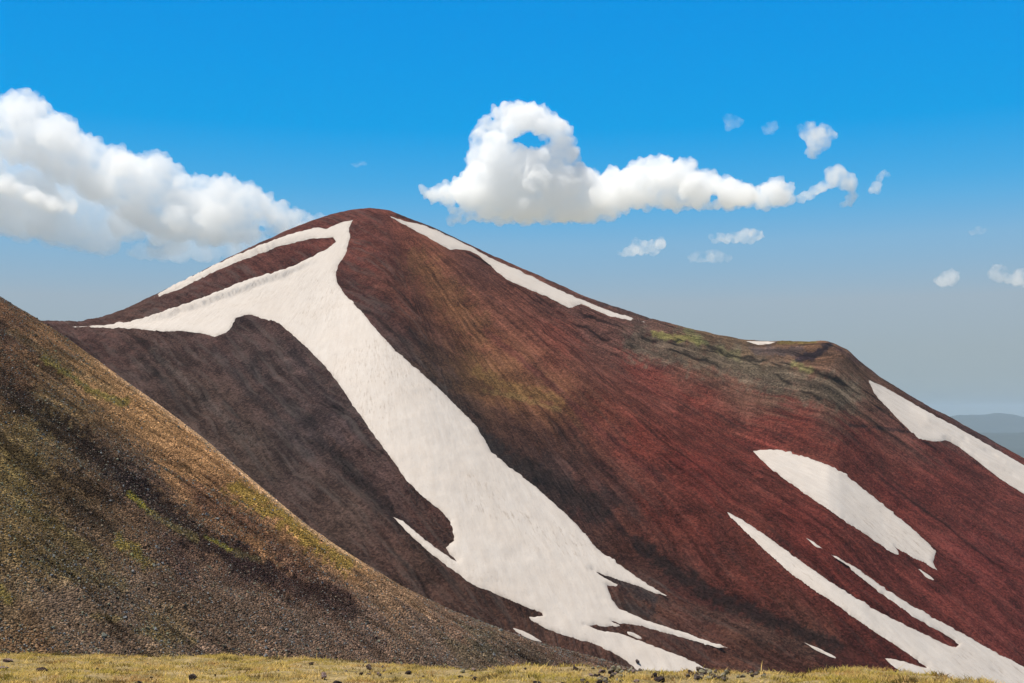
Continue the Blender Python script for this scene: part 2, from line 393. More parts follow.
dkn = nt.ramp(nt.noise(flow, .75, 7, .7), [(.50, 1.0), (.60, .78), (.70, .42)])
c = nt.mixc(1.0, c, dkn, 'MULTIPLY')
surface(nt, c, 1.0, nt.math('ADD', nt.math('MULTIPLY', grain, 1.1), nt.math('ADD', nt.math('MULTIPLY', streak2, .6), nt.math('MULTIPLY', patch, .8))), 1.0, 2.2, 0.0)
link('mountain', me, m_mtn, 'structure')

# lookup of the smooth slope under a photo point
EV = np.maximum.accumulate(Zsm / Y + Y * 1e-9, axis=0)
def on_mountain(px, py):
    a, e = ray(px, py); a = np.atleast_1d(a); e = np.atleast_1d(e)
    out = np.empty((len(a), 3))
    for i in range(len(a)):
        j = min(max(np.searchsorted(ac, a[i]) - 1, 0), len(ac) - 2); t = (a[i] - ac[j]) / (ac[j+1] - ac[j])
        y0 = np.interp(e[i], EV[:, j], yr); y1 = np.interp(e[i], EV[:, j+1], yr)
        y = y0 + (y1 - y0) * t
        out[i] = a[i] * y, y, e[i] * y
    return out

# ================================================================== SNOW FIELDS
m_snow, nt = material('old_snow')
obj = nt.n('ShaderNodeTexCoord').outputs['Object']
flow = nt.attr('flow').outputs['Vector']
dirt = nt.noise(flow, 2.2, 6, .65); cups = nt.noise(obj, .16, 5, .6); speck = nt.noise(obj, .9, 3, .7)
c = nt.mixc(nt.ramp(dirt, [(.38, 0.0), (.68, .5)]), (.555, .495, .44), (.45, .385, .33))
c = nt.mixc(nt.ramp(nt.noise(obj, .025, 4, .6), [(.45, 0.0), (.75, .5)]), c, (.52, .445, .38))
c = nt.mixc(nt.math('MULTIPLY', nt.attr('rim').outputs['Fac'], nt.ramp(nt.noise(obj, .12, 5, .7), [(.42, .0), (.62, .75)])), c, (.33, .27, .225))
line = nt.math('MULTIPLY', nt.ramp(nt.noise(flow, 5.5, 5, .7), [(.54, 0.0), (.66, 1.0)]), nt.ramp(nt.noise(obj, .014, 4, .6), [(.46, 0.0), (.60, .65)]))
c = nt.mixc(line, c, (.30, .235, .18))
c = nt.mixc(nt.ramp(speck, [(.62, 0.0), (.70, .6)]), c, (.30, .25, .21))
surface(nt, c, .75, nt.math('ADD', nt.math('MULTIPLY', cups, .5), nt.math('ADD', nt.math('MULTIPLY', dirt, 1.1), nt.math('MULTIPLY', speck, .25))), .32, 1.2, .12)

SLABEL = {
 'main': 'huge forked snowfield pouring from the summit down the gully into the valley',
 'summit': 'long narrow snow strip just right of the summit along the skyline ridge',
 'crater': 'tiny flat white snow spot beside the grassy crater knoll on the skyline',
 'ridge': 'snow strip with grey melt lines along the lower right skyline ridge',
 'oval': 'broad oval snow patch alone on the red slope below the crater knoll',
 'slash': 'short thin snow slash just below the lower tip of the oval patch',
 'long': 'long two pronged snow tongue running down the red slope to the lower right corner',
 'dash': 'very short snow dash above the thin prong of the long two pronged tongue',
 'lowstreak': 'thin straight snow streak on the brown valley floor above the grass',
 'crumb': 'small snow remnant touching the grass edge left of the long snow tongue',
 'wedge': 'small isolated snow wedge at the foot of the tan scree hillside',
 'speck': 'snow speck alone on the red slope near the right edge of the photo',
 'sliver': 'small snow sliver in the dark gap between two fingers of the huge snowfield'}
for si, (k, poly) in enumerate(SNOW.items()):
    pa = np.array(poly); x0, y0 = pa.min(0); x1, y1 = pa.max(0)
    st = 1.5 if k in ('main', 'long', 'oval', 'summit') else .8
    qx, qy = np.meshgrid(np.arange(x0, x1, st), np.arange(y0, y1, st))
    qx = (qx + rng.uniform(-.3, .3, qx.shape) * st).ravel(); qy = (qy + rng.uniform(-.3, .3, qy.shape) * st).ravel()
    ins = in_poly(qx, qy, poly); qx, qy = qx[ins], qy[ins]
    ok = edge_dist(qx, qy, poly) > .45; qx, qy = qx[ok], qy[ok]
    nb = len(poly)
    pts = [Vector(p) for p in poly] + [Vector((a, b)) for a, b in zip(qx, qy)]
    r = delaunay_2d_cdt(pts, [(i, (i + 1) % nb) for i in range(nb)], [], 1, 1e-4)
    V2 = np.array([(v.x, v.y) for v in r[0]]); Fc = np.array([f for f in r[2] if len(f) == 3])
    d = edge_dist(V2[:, 0], V2[:, 1], poly)
    P = on_mountain(V2[:, 0], V2[:, 1])
    th = .1 + .9 * (1 - np.exp(-d / 1.6)) + np.clip(d / 6, 0, 1) * (0 if k == 'ridge' else 1) * (.9 * fbm(P[:, 0] * .02, P[:, 1] * .02, 2.0, o=3) + .3 * fbm(P[:, 0] * .1, P[:, 1] * .1, 6.0, o=2))
    if k == 'main':      # wind lip below the left ridge
        lip = np.interp(V2[:, 0], [100, 162, 202, 249, 290, 325], [326.5, 319, 307, 290, 275, 258])
        inx = smooth(V2[:, 0], 120, 160) * smooth(-V2[:, 0], -325, -270)
        th += inx * 4.5 * smooth(lip + 2 * noise(V2[:, 0] * .08, 0, 1.0) - V2[:, 1], -1.0, 1.0) * np.clip(d / 3, 0, 1)
    if k == 'ridge':
        for off, hgt in ((9, 1.6), (17, 1.6)):
            ln = np.interp(V2[:, 0], [868, 1024, 1070], [380, 466, 492]) + off + 2 * fbm(V2[:, 0] * .05, 0 * V2[:, 0], off, o=3)
            th += smooth(V2[:, 0], 905, 930) * hgt * smooth(ln - V2[:, 1], -2.2, 2.2) * np.clip(d / 3, 0, 1)
    P[:, 2] += th
    me = mesh_np('snow_patch', P, faces=Fc[:, ::-1])
    dx, dy = P[:, 0] - PK[0], P[:, 1] - PK[1]
    attr_vec(me, 'flow', np.stack([np.degrees(np.arctan2(dy, dx)), np.hypot(dx, dy) * .02, P[:, 2] * .02], -1))
    nv = np.zeros(len(me.polygons) * 3, np.float32); me.polygons.foreach_get('normal', nv)
    if nv.reshape(-1, 3)[:, 2].mean() < 0: me.flip_normals()
    attr_f(me, 'rim', np.exp(-d / 1.3))
    link('snow_patch', me, m_snow, None, SLABEL[k], 'snow patch', 'old snow patches on the mountain')

# ================================================================== HILLSIDE (left)
HS = np.array([(-300,110),(-100,235),(-40,273),(0,297),(25,312),(50,327),(75,344),(100,362),(150,398),(200,435),(250,478),(300,520),(325,538),(350,554),(400,585),(450,610),(500,629),(540,643),(585,656),(630,668),(700,690),(800,720)], float)
ah = np.concatenate([np.linspace(-.75, -.52, 40)[:-1], np.arange(-.52, .16, 1.0 / F), np.linspace(.16, .32, 30)])
yh = np.concatenate([np.linspace(60, 165, 50)[:-1], np.arange(165, 372, .5), np.geomspace(373, 720, 70)])
AH, YH = np.meshgrid(ah, yh); XH = AH * YH
plane = lambda x, y: -110 - .5 * x + .2 * y
th_a, th_e = ray(HS[:, 0], HS[:, 1]); tgh = np.interp(ah, th_a, th_e)
kern = np.hanning(31); kern /= kern.sum(); tgh = np.convolve(np.pad(tgh, 15, 'edge'), kern, 'valid')
yc = np.clip(-110 / (tgh - .2 + .5 * ah), 200, 400)
ZH = plane(XH, YH)
over = np.maximum(YH - yc[None, :] + 6, 0)
ZH = ZH - np.where(over < 40, .0075 * over ** 2, .0075 * 1600 + .60 * (over - 40))
ZH, YSH = skyfix(ZH, AH, YH, tgh, 60)
UX, UY = (.93, -.37), (.37, .93)
ul, uc = XH * .93 - YH * .37, XH * .37 + YH * .93
wobh = 3 * fbm(XH * .02, YH * .02, 1.0, o=3)
rl = fbm((uc + wobh) * .09, ul * .016, 8.0, o=4, gain=.6)
eh = 1 - .8 * np.exp(-((YH - YSH[None, :]) / 14) ** 2)
ZH = ZH + eh * (1.1 * rl + .8 * fbm(XH * .05, YH * .05, 3.3, o=3)) + .16 * noise(XH * .8, YH * .8, 2.0) + .10 * noise(XH * 1.9, YH * 1.9, 5.0)
PXH, PYH = proj(XH, YH, ZH)
HZN = [(0,330,(80,62,52)),(0,305,(96,74,60)),(50,345,(104,82,64)),(100,375,(120,96,72)),(150,410,(134,106,78)),(200,447,(146,114,84)),(250,488,(150,116,84)),(300,530,(146,112,80)),(350,566,(134,106,80)),(400,597,(110,90,74)),
 (450,622,(100,82,72)),(520,645,(96,79,70)),(600,664,(94,76,68)),(60,370,(88,73,56)),(20,380,(76,60,50)),(40,420,(86,76,54)),(100,450,(70,58,50)),(20,470,(90,80,54)),
 (60,500,(76,64,50)),(140,480,(64,53,50)),(170,520,(72,59,50)),(200,490,(92,70,56)),(245,520,(100,76,60)),(180,560,(64,52,50)),(240,570,(62,50,49)),(300,580,(72,57,54)),(280,555,(92,72,60)),(330,590,(68,55,53)),
 (360,620,(86,73,68)),(300,620,(88,76,70)),(240,610,(86,74,67)),(60,560,(88,77,58)),(20,540,(88,76,54)),(10,600,(88,76,62)),(60,600,(90,78,70)),(130,600,(90,78,70)),(170,635,(94,82,64)),(120,640,(90,77,68)),(200,645,(88,75,68)),
 (20,640,(96,78,62)),(430,640,(86,74,68)),(480,648,(84,76,65)),(560,662,(88,72,65)),(200,590,(84,71,63)),(30,520,(82,71,52)),(90,530,(74,62,52)),(60,440,(78,67,52)),(180,470,(118,92,68)),(260,540,(112,86,64)),(310,560,(112,88,68))]
HSTRIP = [([(0,385),(50,420),(105,462),(140,490)], 12, (40,32,29), .85), ([(0,330),(30,345),(55,372)], 8, (66,50,44), .5), ([(130,482),(200,540),(262,572)], 13, (40,31,31), .85), ([(225,545),(290,585),(345,606)], 11, (54,40,39), .8),
 ([(200,500),(265,534),(312,572)], 8, (72,50,45), .6), ([(0,440),(60,490),(110,530)], 8, (44,36,29), .7), ([(60,470),(110,500)], 6, (42,34,30), .75), ([(480,645),(520,652),(545,662)], 8, (66,62,52), .6),
 ([(44,356),(65,372),(90,390),(110,398),(126,402)], 3.6, (122,112,58), .75), ([(130,494),(140,503),(149,512)], 3.0, (140,130,56), .75), ([(150,512),(172,526),(196,539)], 3.0, (110,97,62), .65), ([(206,537),(231,550)], 2.0, (138,128,58), .75),
 ([(235,552),(262,561)], 3, (98,88,58), .5), ([(118,540),(134,551),(147,562)], 6.5, (128,113,55), .75), ([(150,562),(172,571)], 4, (122,99,72), .6), ([(94,615),(122,619)], 3, (142,124,82), .6), ([(140,632),(190,641)], 6, (116,101,62), .5),
 ([(42,560),(80,572),(122,586)], 8, (104,92,56), .5), ([(0,590),(8,600)], 5, (124,112,52), .6), ([(236,490),(280,512),(320,545),(348,562)], 9, (150,124,60), .85), ([(10,330),(60,362),(110,388)], 4, (112,94,68), .5), ([(20,505),(60,530),(100,560)], 6, (108,96,60), .5)]
swh = 26 * fbm((uc + wobh) * .22, ul * .02, 5.0, o=5, gain=.62)
colh = zones(PXH + .8 * swh, PYH + .6 * swh + 5 * fbm(XH * .15, YH * .15, 6.0, o=4), HZN, soft=9).reshape(*XH.shape, 3) * np.array([1.80, 1.63, 1.40])
colh = strips(colh, PXH, PYH, HSTRIP, 1.0, 5.0)
rs = np.random.default_rng(5)
ch_ = uc + .4 * wobh
for i in range(260):
    c0, u0, ln_, w_ = rs.uniform(70, 330), rs.uniform(-330, -80), rs.uniform(12, 60), rs.uniform(.4, 2.0)
    q = (np.abs(ch_ - c0) < w_) & (ul > u0) & (ul < u0 + ln_); sgn = rs.choice([-.7, -.6, -.55, .5]) * rs.uniform(.5, 1)
    m = smooth(1 - np.abs(ch_[q] - c0) / w_, 0, .6) * smooth(ul[q], u0, u0 + 6) * smooth(-ul[q], -u0 - ln_, -u0 - ln_ * .5) * smooth(noise(uc[q] * .8, ul[q] * .15, i * 1.7), -.5, .2)
    colh[q] = colh[q] * (1 + m[:, None] * sgn)
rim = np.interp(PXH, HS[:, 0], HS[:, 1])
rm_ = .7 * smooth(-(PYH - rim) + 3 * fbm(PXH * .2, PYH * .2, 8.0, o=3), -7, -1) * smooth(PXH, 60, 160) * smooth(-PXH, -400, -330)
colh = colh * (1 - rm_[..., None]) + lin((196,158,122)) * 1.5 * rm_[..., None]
green = smooth(colh[..., 1] / (colh[..., 0] + 1e-6), .84, .93)
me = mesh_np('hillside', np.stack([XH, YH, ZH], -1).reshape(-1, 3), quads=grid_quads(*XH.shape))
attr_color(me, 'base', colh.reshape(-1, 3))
attr_vec(me, 'flow', np.stack([(uc + wobh) * .3, ul * .06, ZH * .06], -1).reshape(-1, 3))
m_hill, nt = material('scree_hillside')
base = nt.attr('base').outputs['Color']; flow = nt.attr('flow').outputs['Vector']; obj = nt.n('ShaderNodeTexCoord').outputs['Object']
g1 = nt.noise(obj, 1.7, 4, .75); g2 = nt.noise(obj, .25, 6, .66); s1 = nt.noise(flow, 1.2, 7, .68)
vo = nt.n('ShaderNodeTexVoronoi', {'Vector': obj, 'Scale': 2.5, 'Randomness': 1.0})
vr = nt.n('ShaderNodeSeparateColor', {0: vo.outputs['Color']}).outputs[0]
vh = nt.math('SUBTRACT', 1.0, vo.outputs['Distance'])
k = nt.math('ADD', nt.math('MULTIPLY', g1, .6), nt.math('ADD', nt.math('MULTIPLY', g2, .7), nt.math('MULTIPLY', s1, 1.1)))
k = nt.math('ADD', nt.math('MULTIPLY', k, .42), nt.math('MULTIPLY', nt.math('SUBTRACT', vr, .5), nt.ramp(g2, [(.38, .10), (.62, .36)])))
mul = nt.ramp(k, [(.36, .22), (.50, .75), (.60, 1.2), (.76, 2.6)])
c = nt.mixc(1.0, base, mul, 'MULTIPLY')
surface(nt, c, .95, nt.math('ADD', nt.math('MULTIPLY', vh, 1.2), nt.math('ADD', g1, nt.math('MULTIPLY', g2, .5))), 1.0, .5, 0.0)
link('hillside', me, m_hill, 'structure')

# ------------------------------------------------------------------ scree stones lying on it
def sample_grid(x, y, G):
    """bilinear sample of a (y,a) grid at world x,y"""
    fa = np.interp(x / y, ah, np.arange(len(ah))); fy = np.interp(y, yh, np.arange(len(yh)))
    i = np.clip(fy.astype(int), 0, len(yh) - 2); j = np.clip(fa.astype(int), 0, len(ah) - 2); u, v = fy - i, fa - j
    if G.ndim == 3: u, v = u[:, None], v[:, None]
    return G[i, j]*(1-u)*(1-v) + G[i+1, j]*u*(1-v) + G[i, j+1]*(1-u)*v + G[i+1, j+1]*u*v

CUBE = np.array([(-1,-1,-1),(1,-1,-1),(1,1,-1),(-1,1,-1),(-1,-1,1),(1,-1,1),(1,1,1),(-1,1,1)], float)
CQ = np.array([(0,3,2,1),(4,5,6,7),(0,1,5,4),(1,2,6,5),(2,3,7,6),(3,0,4,7)])
def stones_mesh(name, P, size, tone):
    n = len(P)
    v = CUBE[None] * rng.uniform(.35, 1.0, (n, 8, 3)) * .62
    v *= size[:, None, None] * rng.uniform(.55, 1.1, (n, 1, 3))
    q = rng.normal(size=(n, 4)); q /= np.linalg.norm(q, axis=1)[:, None]; w, x, y, z = q.T
    R = np.stack([1-2*(y*y+z*z), 2*(x*y-z*w), 2*(x*z+y*w), 2*(x*y+z*w), 1-2*(x*x+z*z), 2*(y*z-x*w), 2*(x*z-y*w), 2*(y*z+x*w), 1-2*(x*x+y*y)], -1).reshape(n, 3, 3)
    v = np.einsum('nij,nkj->nki', R, v) + P[:, None]
    me = mesh_np(name, v.reshape(-1, 3), quads=(CQ[None] + 8 * np.arange(n)[:, None, None]).reshape(-1, 4), smooth_shade=False)
    attr_color(me, 'base', np.repeat(tone, 8, 0))
    return me
N = 330000
a_s = rng.uniform(-.50, .13, N); y_s = rng.uniform(168, 372, N) ; x_s = a_s * y_s
gr = sample_grid(x_s, y_s, green); cs = sample_grid(x_s, y_s, colh)
lum = cs.mean(1)
crest = np.interp(a_s, ah, YSH)
clump = fbm(x_s * .06, y_s * .06, 12.0, o=3)
keep = (rng.uniform(size=N) < np.clip((.85 - .85 * gr) * (.55 + .6 * clump) * np.where(lum > .15, .2, 1.0), .03, 1)) & (y_s < crest + 4)
x_s, y_s, cs, gr = x_s[keep], y_s[keep], cs[keep], gr[keep]; n = len(x_s)
size = np.clip(np.exp(rng.normal(math.log(.165), .45, n)), .1, .8)
zs = sample_grid(x_s, y_s, ZH) + size * .12
tone = cs * .45 + .55 * np.array([.115, .086, .068]); tone *= 1.3 * np.exp(rng.normal(0, .7, n))[:, None]
tone *= 1 + rng.normal(0, .05, (n, 3)); tone = np.clip(tone, .01, .20)
m_st, nt = material('scree_stone')
obj = nt.n('ShaderNodeTexCoord').outputs['Object']
nz = nt.noise(obj, 6.0, 3, .6)
surface(nt, nt.mixc(1.0, nt.attr('base').outputs['Color'], nt.ramp(nz, [(.3, .7), (.7, 1.3)]), 'MULTIPLY'), 1.0, nz, .4, .1, 0.0)
link('scree', stones_mesh('scree', np.stack([x_s, y_s, zs], -1), size, tone), m_st, 'stuff', 'loose dark and grey scree stones scattered over the left hillside', 'scree')

# ================================================================== GRASSY LEDGE we stand on
LE = np.array([(-300,655),(0,654),(60,655),(120,657),(180,656),(240,657),(300,658),(345,661),(400,666),(500,668),(560,668),(600,668),(650,670),(690,671),(740,672),(800,672),(850,669),(900,671),(930,676),(960,681),(1024,688),(1300,700)], float)
la, le = ray(LE[:, 0], LE[:, 1])
def y_edge(a):
    e = np.interp(a, la, le)
    return 1.45 / (-e - .163) + 1.5 * fbm(a * 14, 0, 2.0, o=4)
def ledge_z(x, y):
    a = x / np.maximum(y, 6)
    ye = y_edge(a)
    d = y - ye + .6
    drop = np.where(d > 0, np.where(d < 4, .07 * d * d, .07 * 16 + .56 * (d - 4)), 0)
    drop = np.where(d > 120, drop, drop)
    z = -1.45 - .163 * np.clip(y, -12, 1e9) - drop
    far = 1 - smooth(y, 8, 24) * .75
    return z + .07 * fbm(x * .5, y * .5, 1.0, o=3) + .075 * noise(x * 1.5, y * 1.5, 3.0) + .03 * noise(x * 4, y * 4, 6.0) + far * 0.0 + smooth(d, 1, 30) * 2 * fbm(x * .06, y * .06, 5.0, o=3)
yl = np.concatenate([np.linspace(-60, 12, 60)[:-1], np.arange(12, 36, .12), np.geomspace(36.1, 300, 90)])
sl = np.linspace(-1, 1, 560)
S_, YL = np.meshgrid(sl, yl); XL = S_ * (24 + .85 * np.maximum(YL, 0))
ZL = ledge_z(XL, YL)
me = mesh_np('ground', np.stack([XL, YL, ZL], -1).reshape(-1, 3), quads=grid_quads(*XL.shape))
m_gr, nt = material('dry_turf_soil')
obj = nt.n('ShaderNodeTexCoord').outputs['Object']
n1 = nt.noise(obj, 1.3, 5, .65); n2 = nt.noise(obj, 9.0, 4, .7)
c = nt.ramp(n1, [(.3, (.13, .10, .045)), (.5, (.27, .20, .09)), (.7, (.34, .25, .14))])
c = nt.mixc(1.0, c, nt.ramp(n2, [(.3, .5), (.7, 1.4)]), 'MULTIPLY')
surface(nt, c, .95, nt.math('ADD', n1, nt.math('MULTIPLY', n2, .5)), .8, .08, .05)
link('ground', me, m_gr, 'structure')

# grass blades
def ledge_pt(px, py):
    a, e = ray(px, py); y = np.linspace(14, 40, 1500)
    E = ledge_z(a * y, y) / y
    i = int(np.argmax(E >= e)) if (E >= e).any() else int(np.argmax(E))
    return np.array([a * y[i], y[i], ledge_z(np.array(a * y[i]), np.array(y[i]))])
STONY = [(362,671,22,4),(470,672,30,5),(610,676,32,7),(706,673,24,6),(752,674,16,5),(8,662,14,4),(336,680,10,5)]
N = 330000
y_g = rng.uniform(14, 34, N); x_g = rng.uniform(-1, 1, N) * (y_g * .52 + 2)
bare0 = fbm(x_g * .8, y_g * .8, 21.0, o=3)
z_g = ledge_z(x_g, y_g); pxg, pyg = proj(x_g, y_g, z_g)
stn = np.zeros(N)
for cx, cy, rx, ry in STONY: stn = np.maximum(stn, np.exp(-((pxg - cx) / rx) ** 2 - ((pyg - cy) / ry) ** 2))
dens = np.clip(.68 + 1.0 * bare0 - .8 * stn, .04, 1)
keep = (rng.uniform(size=N) < dens) & (y_g < y_edge(x_g / y_g) + 1.6)
x_g, y_g, z_g, pxg = x_g[keep], y_g[keep], z_g[keep], pxg[keep]; n = len(x_g)
tuft = fbm(x_g * 1.5, y_g * 1.5, 30.0, o=3)
h = np.clip(.055 + .075 * tuft + rng.normal(0, .018, n), .02, .16) * np.where(rng.uniform(size=n) < .015, 1.9, 1.0)
h *= 1 + .25 * smooth(pxg, 780, 880)
w = rng.uniform(.005, .010, n)
th = rng.uniform(0, 2 * np.pi, n); lean = rng.uniform(.3, 1.5, n); la_ = rng.uniform(0, 2 * np.pi, n)
d1 = np.stack([np.cos(th), np.sin(th), 0 * th], -1) * w[:, None]
ld = np.stack([np.cos(la_), np.sin(la_), 0 * th], -1) * (h * lean)[:, None]
P0 = np.stack([x_g, y_g, z_g - .01], -1); up = np.array([0, 0, 1.])
mid = P0 + ld * .35 + up * (h * .6)[:, None]; tip = P0 + ld + up * h[:, None]
V = np.stack([P0 - d1, P0 + d1, mid + d1 * .8, mid - d1 * .8, tip], 1).reshape(-1, 3)
ix = 5 * np.arange(n)[:, None]
tri = np.concatenate([ix + [0, 1, 2], ix + [0, 2, 3], ix + [3, 2, 4]])
me = mesh_np('grass', V, faces=tri)
hue = np.clip(.5 + .95 * fbm(x_g * .45, y_g * .9, 40.0, o=3) + rng.normal(0, .16, n), 0, 1)[:, None]
gc = (1 - hue) * np.array([.50, .39, .075]) + hue * np.array([.80, .57, .22])
br = smooth(fbm(x_g * .9, y_g * 1.3, 60.0, o=3), .15, .6)[:, None] * .7
gc = gc * (1 - br) + br * np.array([.50, .27, .11])
dk = smooth(fbm(x_g * 1.1, y_g * 1.6, 80.0, o=4, gain=.6), .12, .5)[:, None] * .68
gc = gc * (1 - dk * 1.1) * np.exp(rng.normal(0, .18, n))[:, None]
attr_color(me, 'base', np.repeat(gc, 5, 0))
m_g, nt = material('dry_grass')
b = nt.attr('base').outputs['Color']
surf = nt.n('ShaderNodeBsdfPrincipled', {'Base Color': b, 'Roughness': .7, 'Specular IOR Level': .15})
tr = nt.n('ShaderNodeBsdfTranslucent', {'Color': b})
mx = nt.n('ShaderNodeMixShader', {0: .45, 1: surf.outputs[0], 2: tr.outputs[0]})
nt.n('ShaderNodeOutputMaterial', {'Surface': mx.outputs[0]})
link('grass', me, m_g, 'stuff', 'yellow green dry grass covering the ledge in the foreground', 'grass')

# ================================================================== ROCKS
def ico(sub):
    import bmesh
    bm = bmesh.new(); bmesh.ops.create_icosphere(bm, subdivisions=sub, radius=1)
    V = np.array([v.co[:] for v in bm.verts]); Fa = np.array([[v.index for v in f.verts] for f in bm.faces]); bm.free()
    return V, Fa
IV, IF = ico(3)
def rock_mesh(seed, flat=.7):
    r = np.random.default_rng(seed)
    V = IV.copy()
    for _ in range(22):                                # chip planes give angular faces
        nrm = r.normal(size=3); nrm /= np.linalg.norm(nrm); d = r.uniform(.45, .88)
        s = V @ nrm - d; V = V - np.where(s > 0, s, 0)[:, None] * nrm
    V *= (1 + .13 * fbm(IV[:, 0] * 2 + seed, IV[:, 1] * 2, IV[:, 2] * 2, o=4, gain=.6))[:, None]
    V *= r.uniform(.8, 1.1, 3) * (1, .9, flat)
    return mesh_np('rock', V, faces=IF, smooth_shade=False)
def rock_mat(name, c0, c1, moss=0.0):
    m, nt = material(name); obj = nt.n('ShaderNodeTexCoord').outputs['Object']
    n1 = nt.noise(obj, 2.2, 6, .65); n2 = nt.noise(obj, 9.0, 4, .7)
    c = nt.mixc(nt.ramp(n1, [(.35, 0.0), (.65, 1.0)]), c0, c1)
    if moss: c = nt.mixc(nt.ramp(nt.noise(obj, 3.0, 4, .6), [(.55 - moss * .2, 0.0), (.7, .85)]), c, (.40, .35, .13))
    c = nt.mixc(1.0, c, nt.ramp(n2, [(.3, .55), (.7, 1.4)]), 'MULTIPLY')
    surface(nt, c, .95, nt.math('ADD', n1, nt.math('MULTIPLY', n2, .5)), .8, .2, .02)
    return m
RM = {'dark': rock_mat('dark_basalt', (.045, .035, .034), (.11, .082, .078)), 'brown': rock_mat('brown_basalt', (.07, .045, .035), (.12, .085, .07)),
      'pink': rock_mat('pink_scoria', (.34, .22, .19), (.46, .34, .30)), 'pale': rock_mat('pale_lichen_rock', (.40, .35, .27), (.54, .48, .37), .6),
      'red': rock_mat('red_scoria', (.17, .05, .05), (.26, .10, .09)), 'grey': rock_mat('grey_basalt', (.16, .125, .105), (.30, .24, .20))}
RMESH = {}
def rock(px, py, w, hh, mat, label, group=None, base=None):
    """a rock whose foot rests at the photo point, w x hh photo pixels big"""
    seed = random.randrange(9)
    key = (seed, mat)
    if key not in RMESH:
        RMESH[key] = rock_mesh(seed + 11); RMESH[key].materials.append(RM[mat])
    p = base if base is not None else ledge_pt(px, py)
    s = p[1] / F
    o = bpy.data.objects.new('rock', RMESH[key]); COL.objects.link(o)
    hz = hh * s / 1.25
    o.scale = (w * s / 1.75, w * s / 1.75 * random.uniform(.8, 1.1), hz)
    o.location = (p[0], p[1], p[2] + hz * .35)
    o.rotation_euler = (random.uniform(-.2, .2), random.uniform(-.2, .2), random.uniform(0, 6.28))
    o['label'] = label; o['category'] = 'rock'
    if group: o['group'] = group
    return o
BIG = [
 (43,672,17,9,'brown','brown low rock with pale streaks in the grass at the far left'),
 (139.5,686,10,9,'dark','round black rock cut by the lower photo edge, left of the pale grey stone'),
 (8,662,15,5,'pink','flat pinkish slab at the grass edge in the left corner, upper of two'),
 (4,669,13,5,'pink','flat pinkish slab in the left corner of the grass, lower of two'),
 (193,680,14,9,'grey','mottled grey rock half sunk in yellow grass left of the pink boulder'),
 (323,679,10,10,'pink','rounded pale pink boulder standing alone in the grass'),
 (337,685,13,9,'dark','dark rock just to the lower right of the rounded pink boulder'),
 (311,665,7,5,'brown','small brown stone on the grass edge above the rounded pink boulder'),
 (408,674,10,7,'dark','dark pointed stone on the grass right of the pinkish stone litter'),
 (423,678,6,4,'brown','small low brown stone just right of the dark pointed stone'),
 (460,678,9,5,'dark','flat dark stone below the small pale stone on the grass edge'),
 (463,673,8,6,'pale','small pale lichen covered stone above the flat dark stone'),
 (474,680,9,6,'dark','dark stone directly below a pale pinkish stone mid grass'),
 (474,671,8,6,'pink','pale pinkish stone directly above a dark stone mid grass'),
 (575,670,9,6,'dark','dark stone sitting on the grass rim where the scree meets the turf'),
 (537,686,13,9,'dark','black rounded rock at the lower photo edge, widest left of the rubble'),
 (563,686,10,8,'dark','black rock at the lower photo edge between the widest black one and the rubble'),
 (588,686,9,8,'brown','brown rock at the lower photo edge just left of the rubble heap'),
 (600,685,11,10,'dark','large black rock in front of the mossy rubble heap'),
 (655,680,9,11,'dark','tall black rock beside a wide dark rock right of the mossy rubble'),
 (661,682,17,8,'dark','wide flat dark rock leaning by the tall black rock'),
 (761,673,11,6,'dark','dark rock on top of the small stone heap right of the pale rubble'),
 (915,683,10,5,'red','reddish stone at the right grass edge, left of three'),
 (926,684,9,5,'red','reddish stone at the right grass edge, middle of three'),
 (938,686,9,5,'red','reddish stone at the right grass edge, right of three')]
for b in BIG: rock(b[0], b[1], b[2] * .85, b[3] * .8, *b[4:])
HEAP = [('small stone in the pinkish stone litter on the grass rim', 'stones in the pinkish litter', 16, (346,388,667,677), ('pink','brown','grey'), (3,6)),
 ('small stone in the mossy pale rubble heap on the grass rim', 'stones in the mossy rubble heap', 46, (583,640,668,684), ('pale','pale','grey','dark','pink'), (4,8)),
 ('angular stone in the dark rubble heap below the end of the huge snowfield', 'stones in the dark rubble heap', 38, (684,728,668,682), ('dark','grey','pale','grey'), (4,9)),
 ('small stone in the low stone heap right of the dark rubble heap', 'stones in the low heap', 16, (738,768,670,679), ('grey','dark','pale'), (3,7)),
 ('small stray stone lying in the yellow grass between the stone heaps', 'stray stones in the grass', 22, (10,900,661,682), ('brown','dark','grey','pale'), (2,3.8))]
for label, grp, cnt, (x0, x1, y0, y1), mats, (s0, s1) in HEAP:
    for _ in range(cnt):
        u = random.gauss(.5, .26) if cnt != 22 else random.random()
        px = x0 + (x1 - x0) * min(1, max(0, u)); py = random.uniform(max(y0, np.interp(px, LE[:, 0], LE[:, 1]) - .5), y1)
        w = random.uniform(s0, s1)
        rock(px, py, w, w * random.uniform(.55, .95), random.choice(mats), label, grp)
bp = on_mountain([638], [665])[0]; bp[2] += 1.3
rock(638, 665, 5.5, 4.5, 'dark', 'lone dark boulder on the white snow at the lower end of the huge snowfield', base=bp)

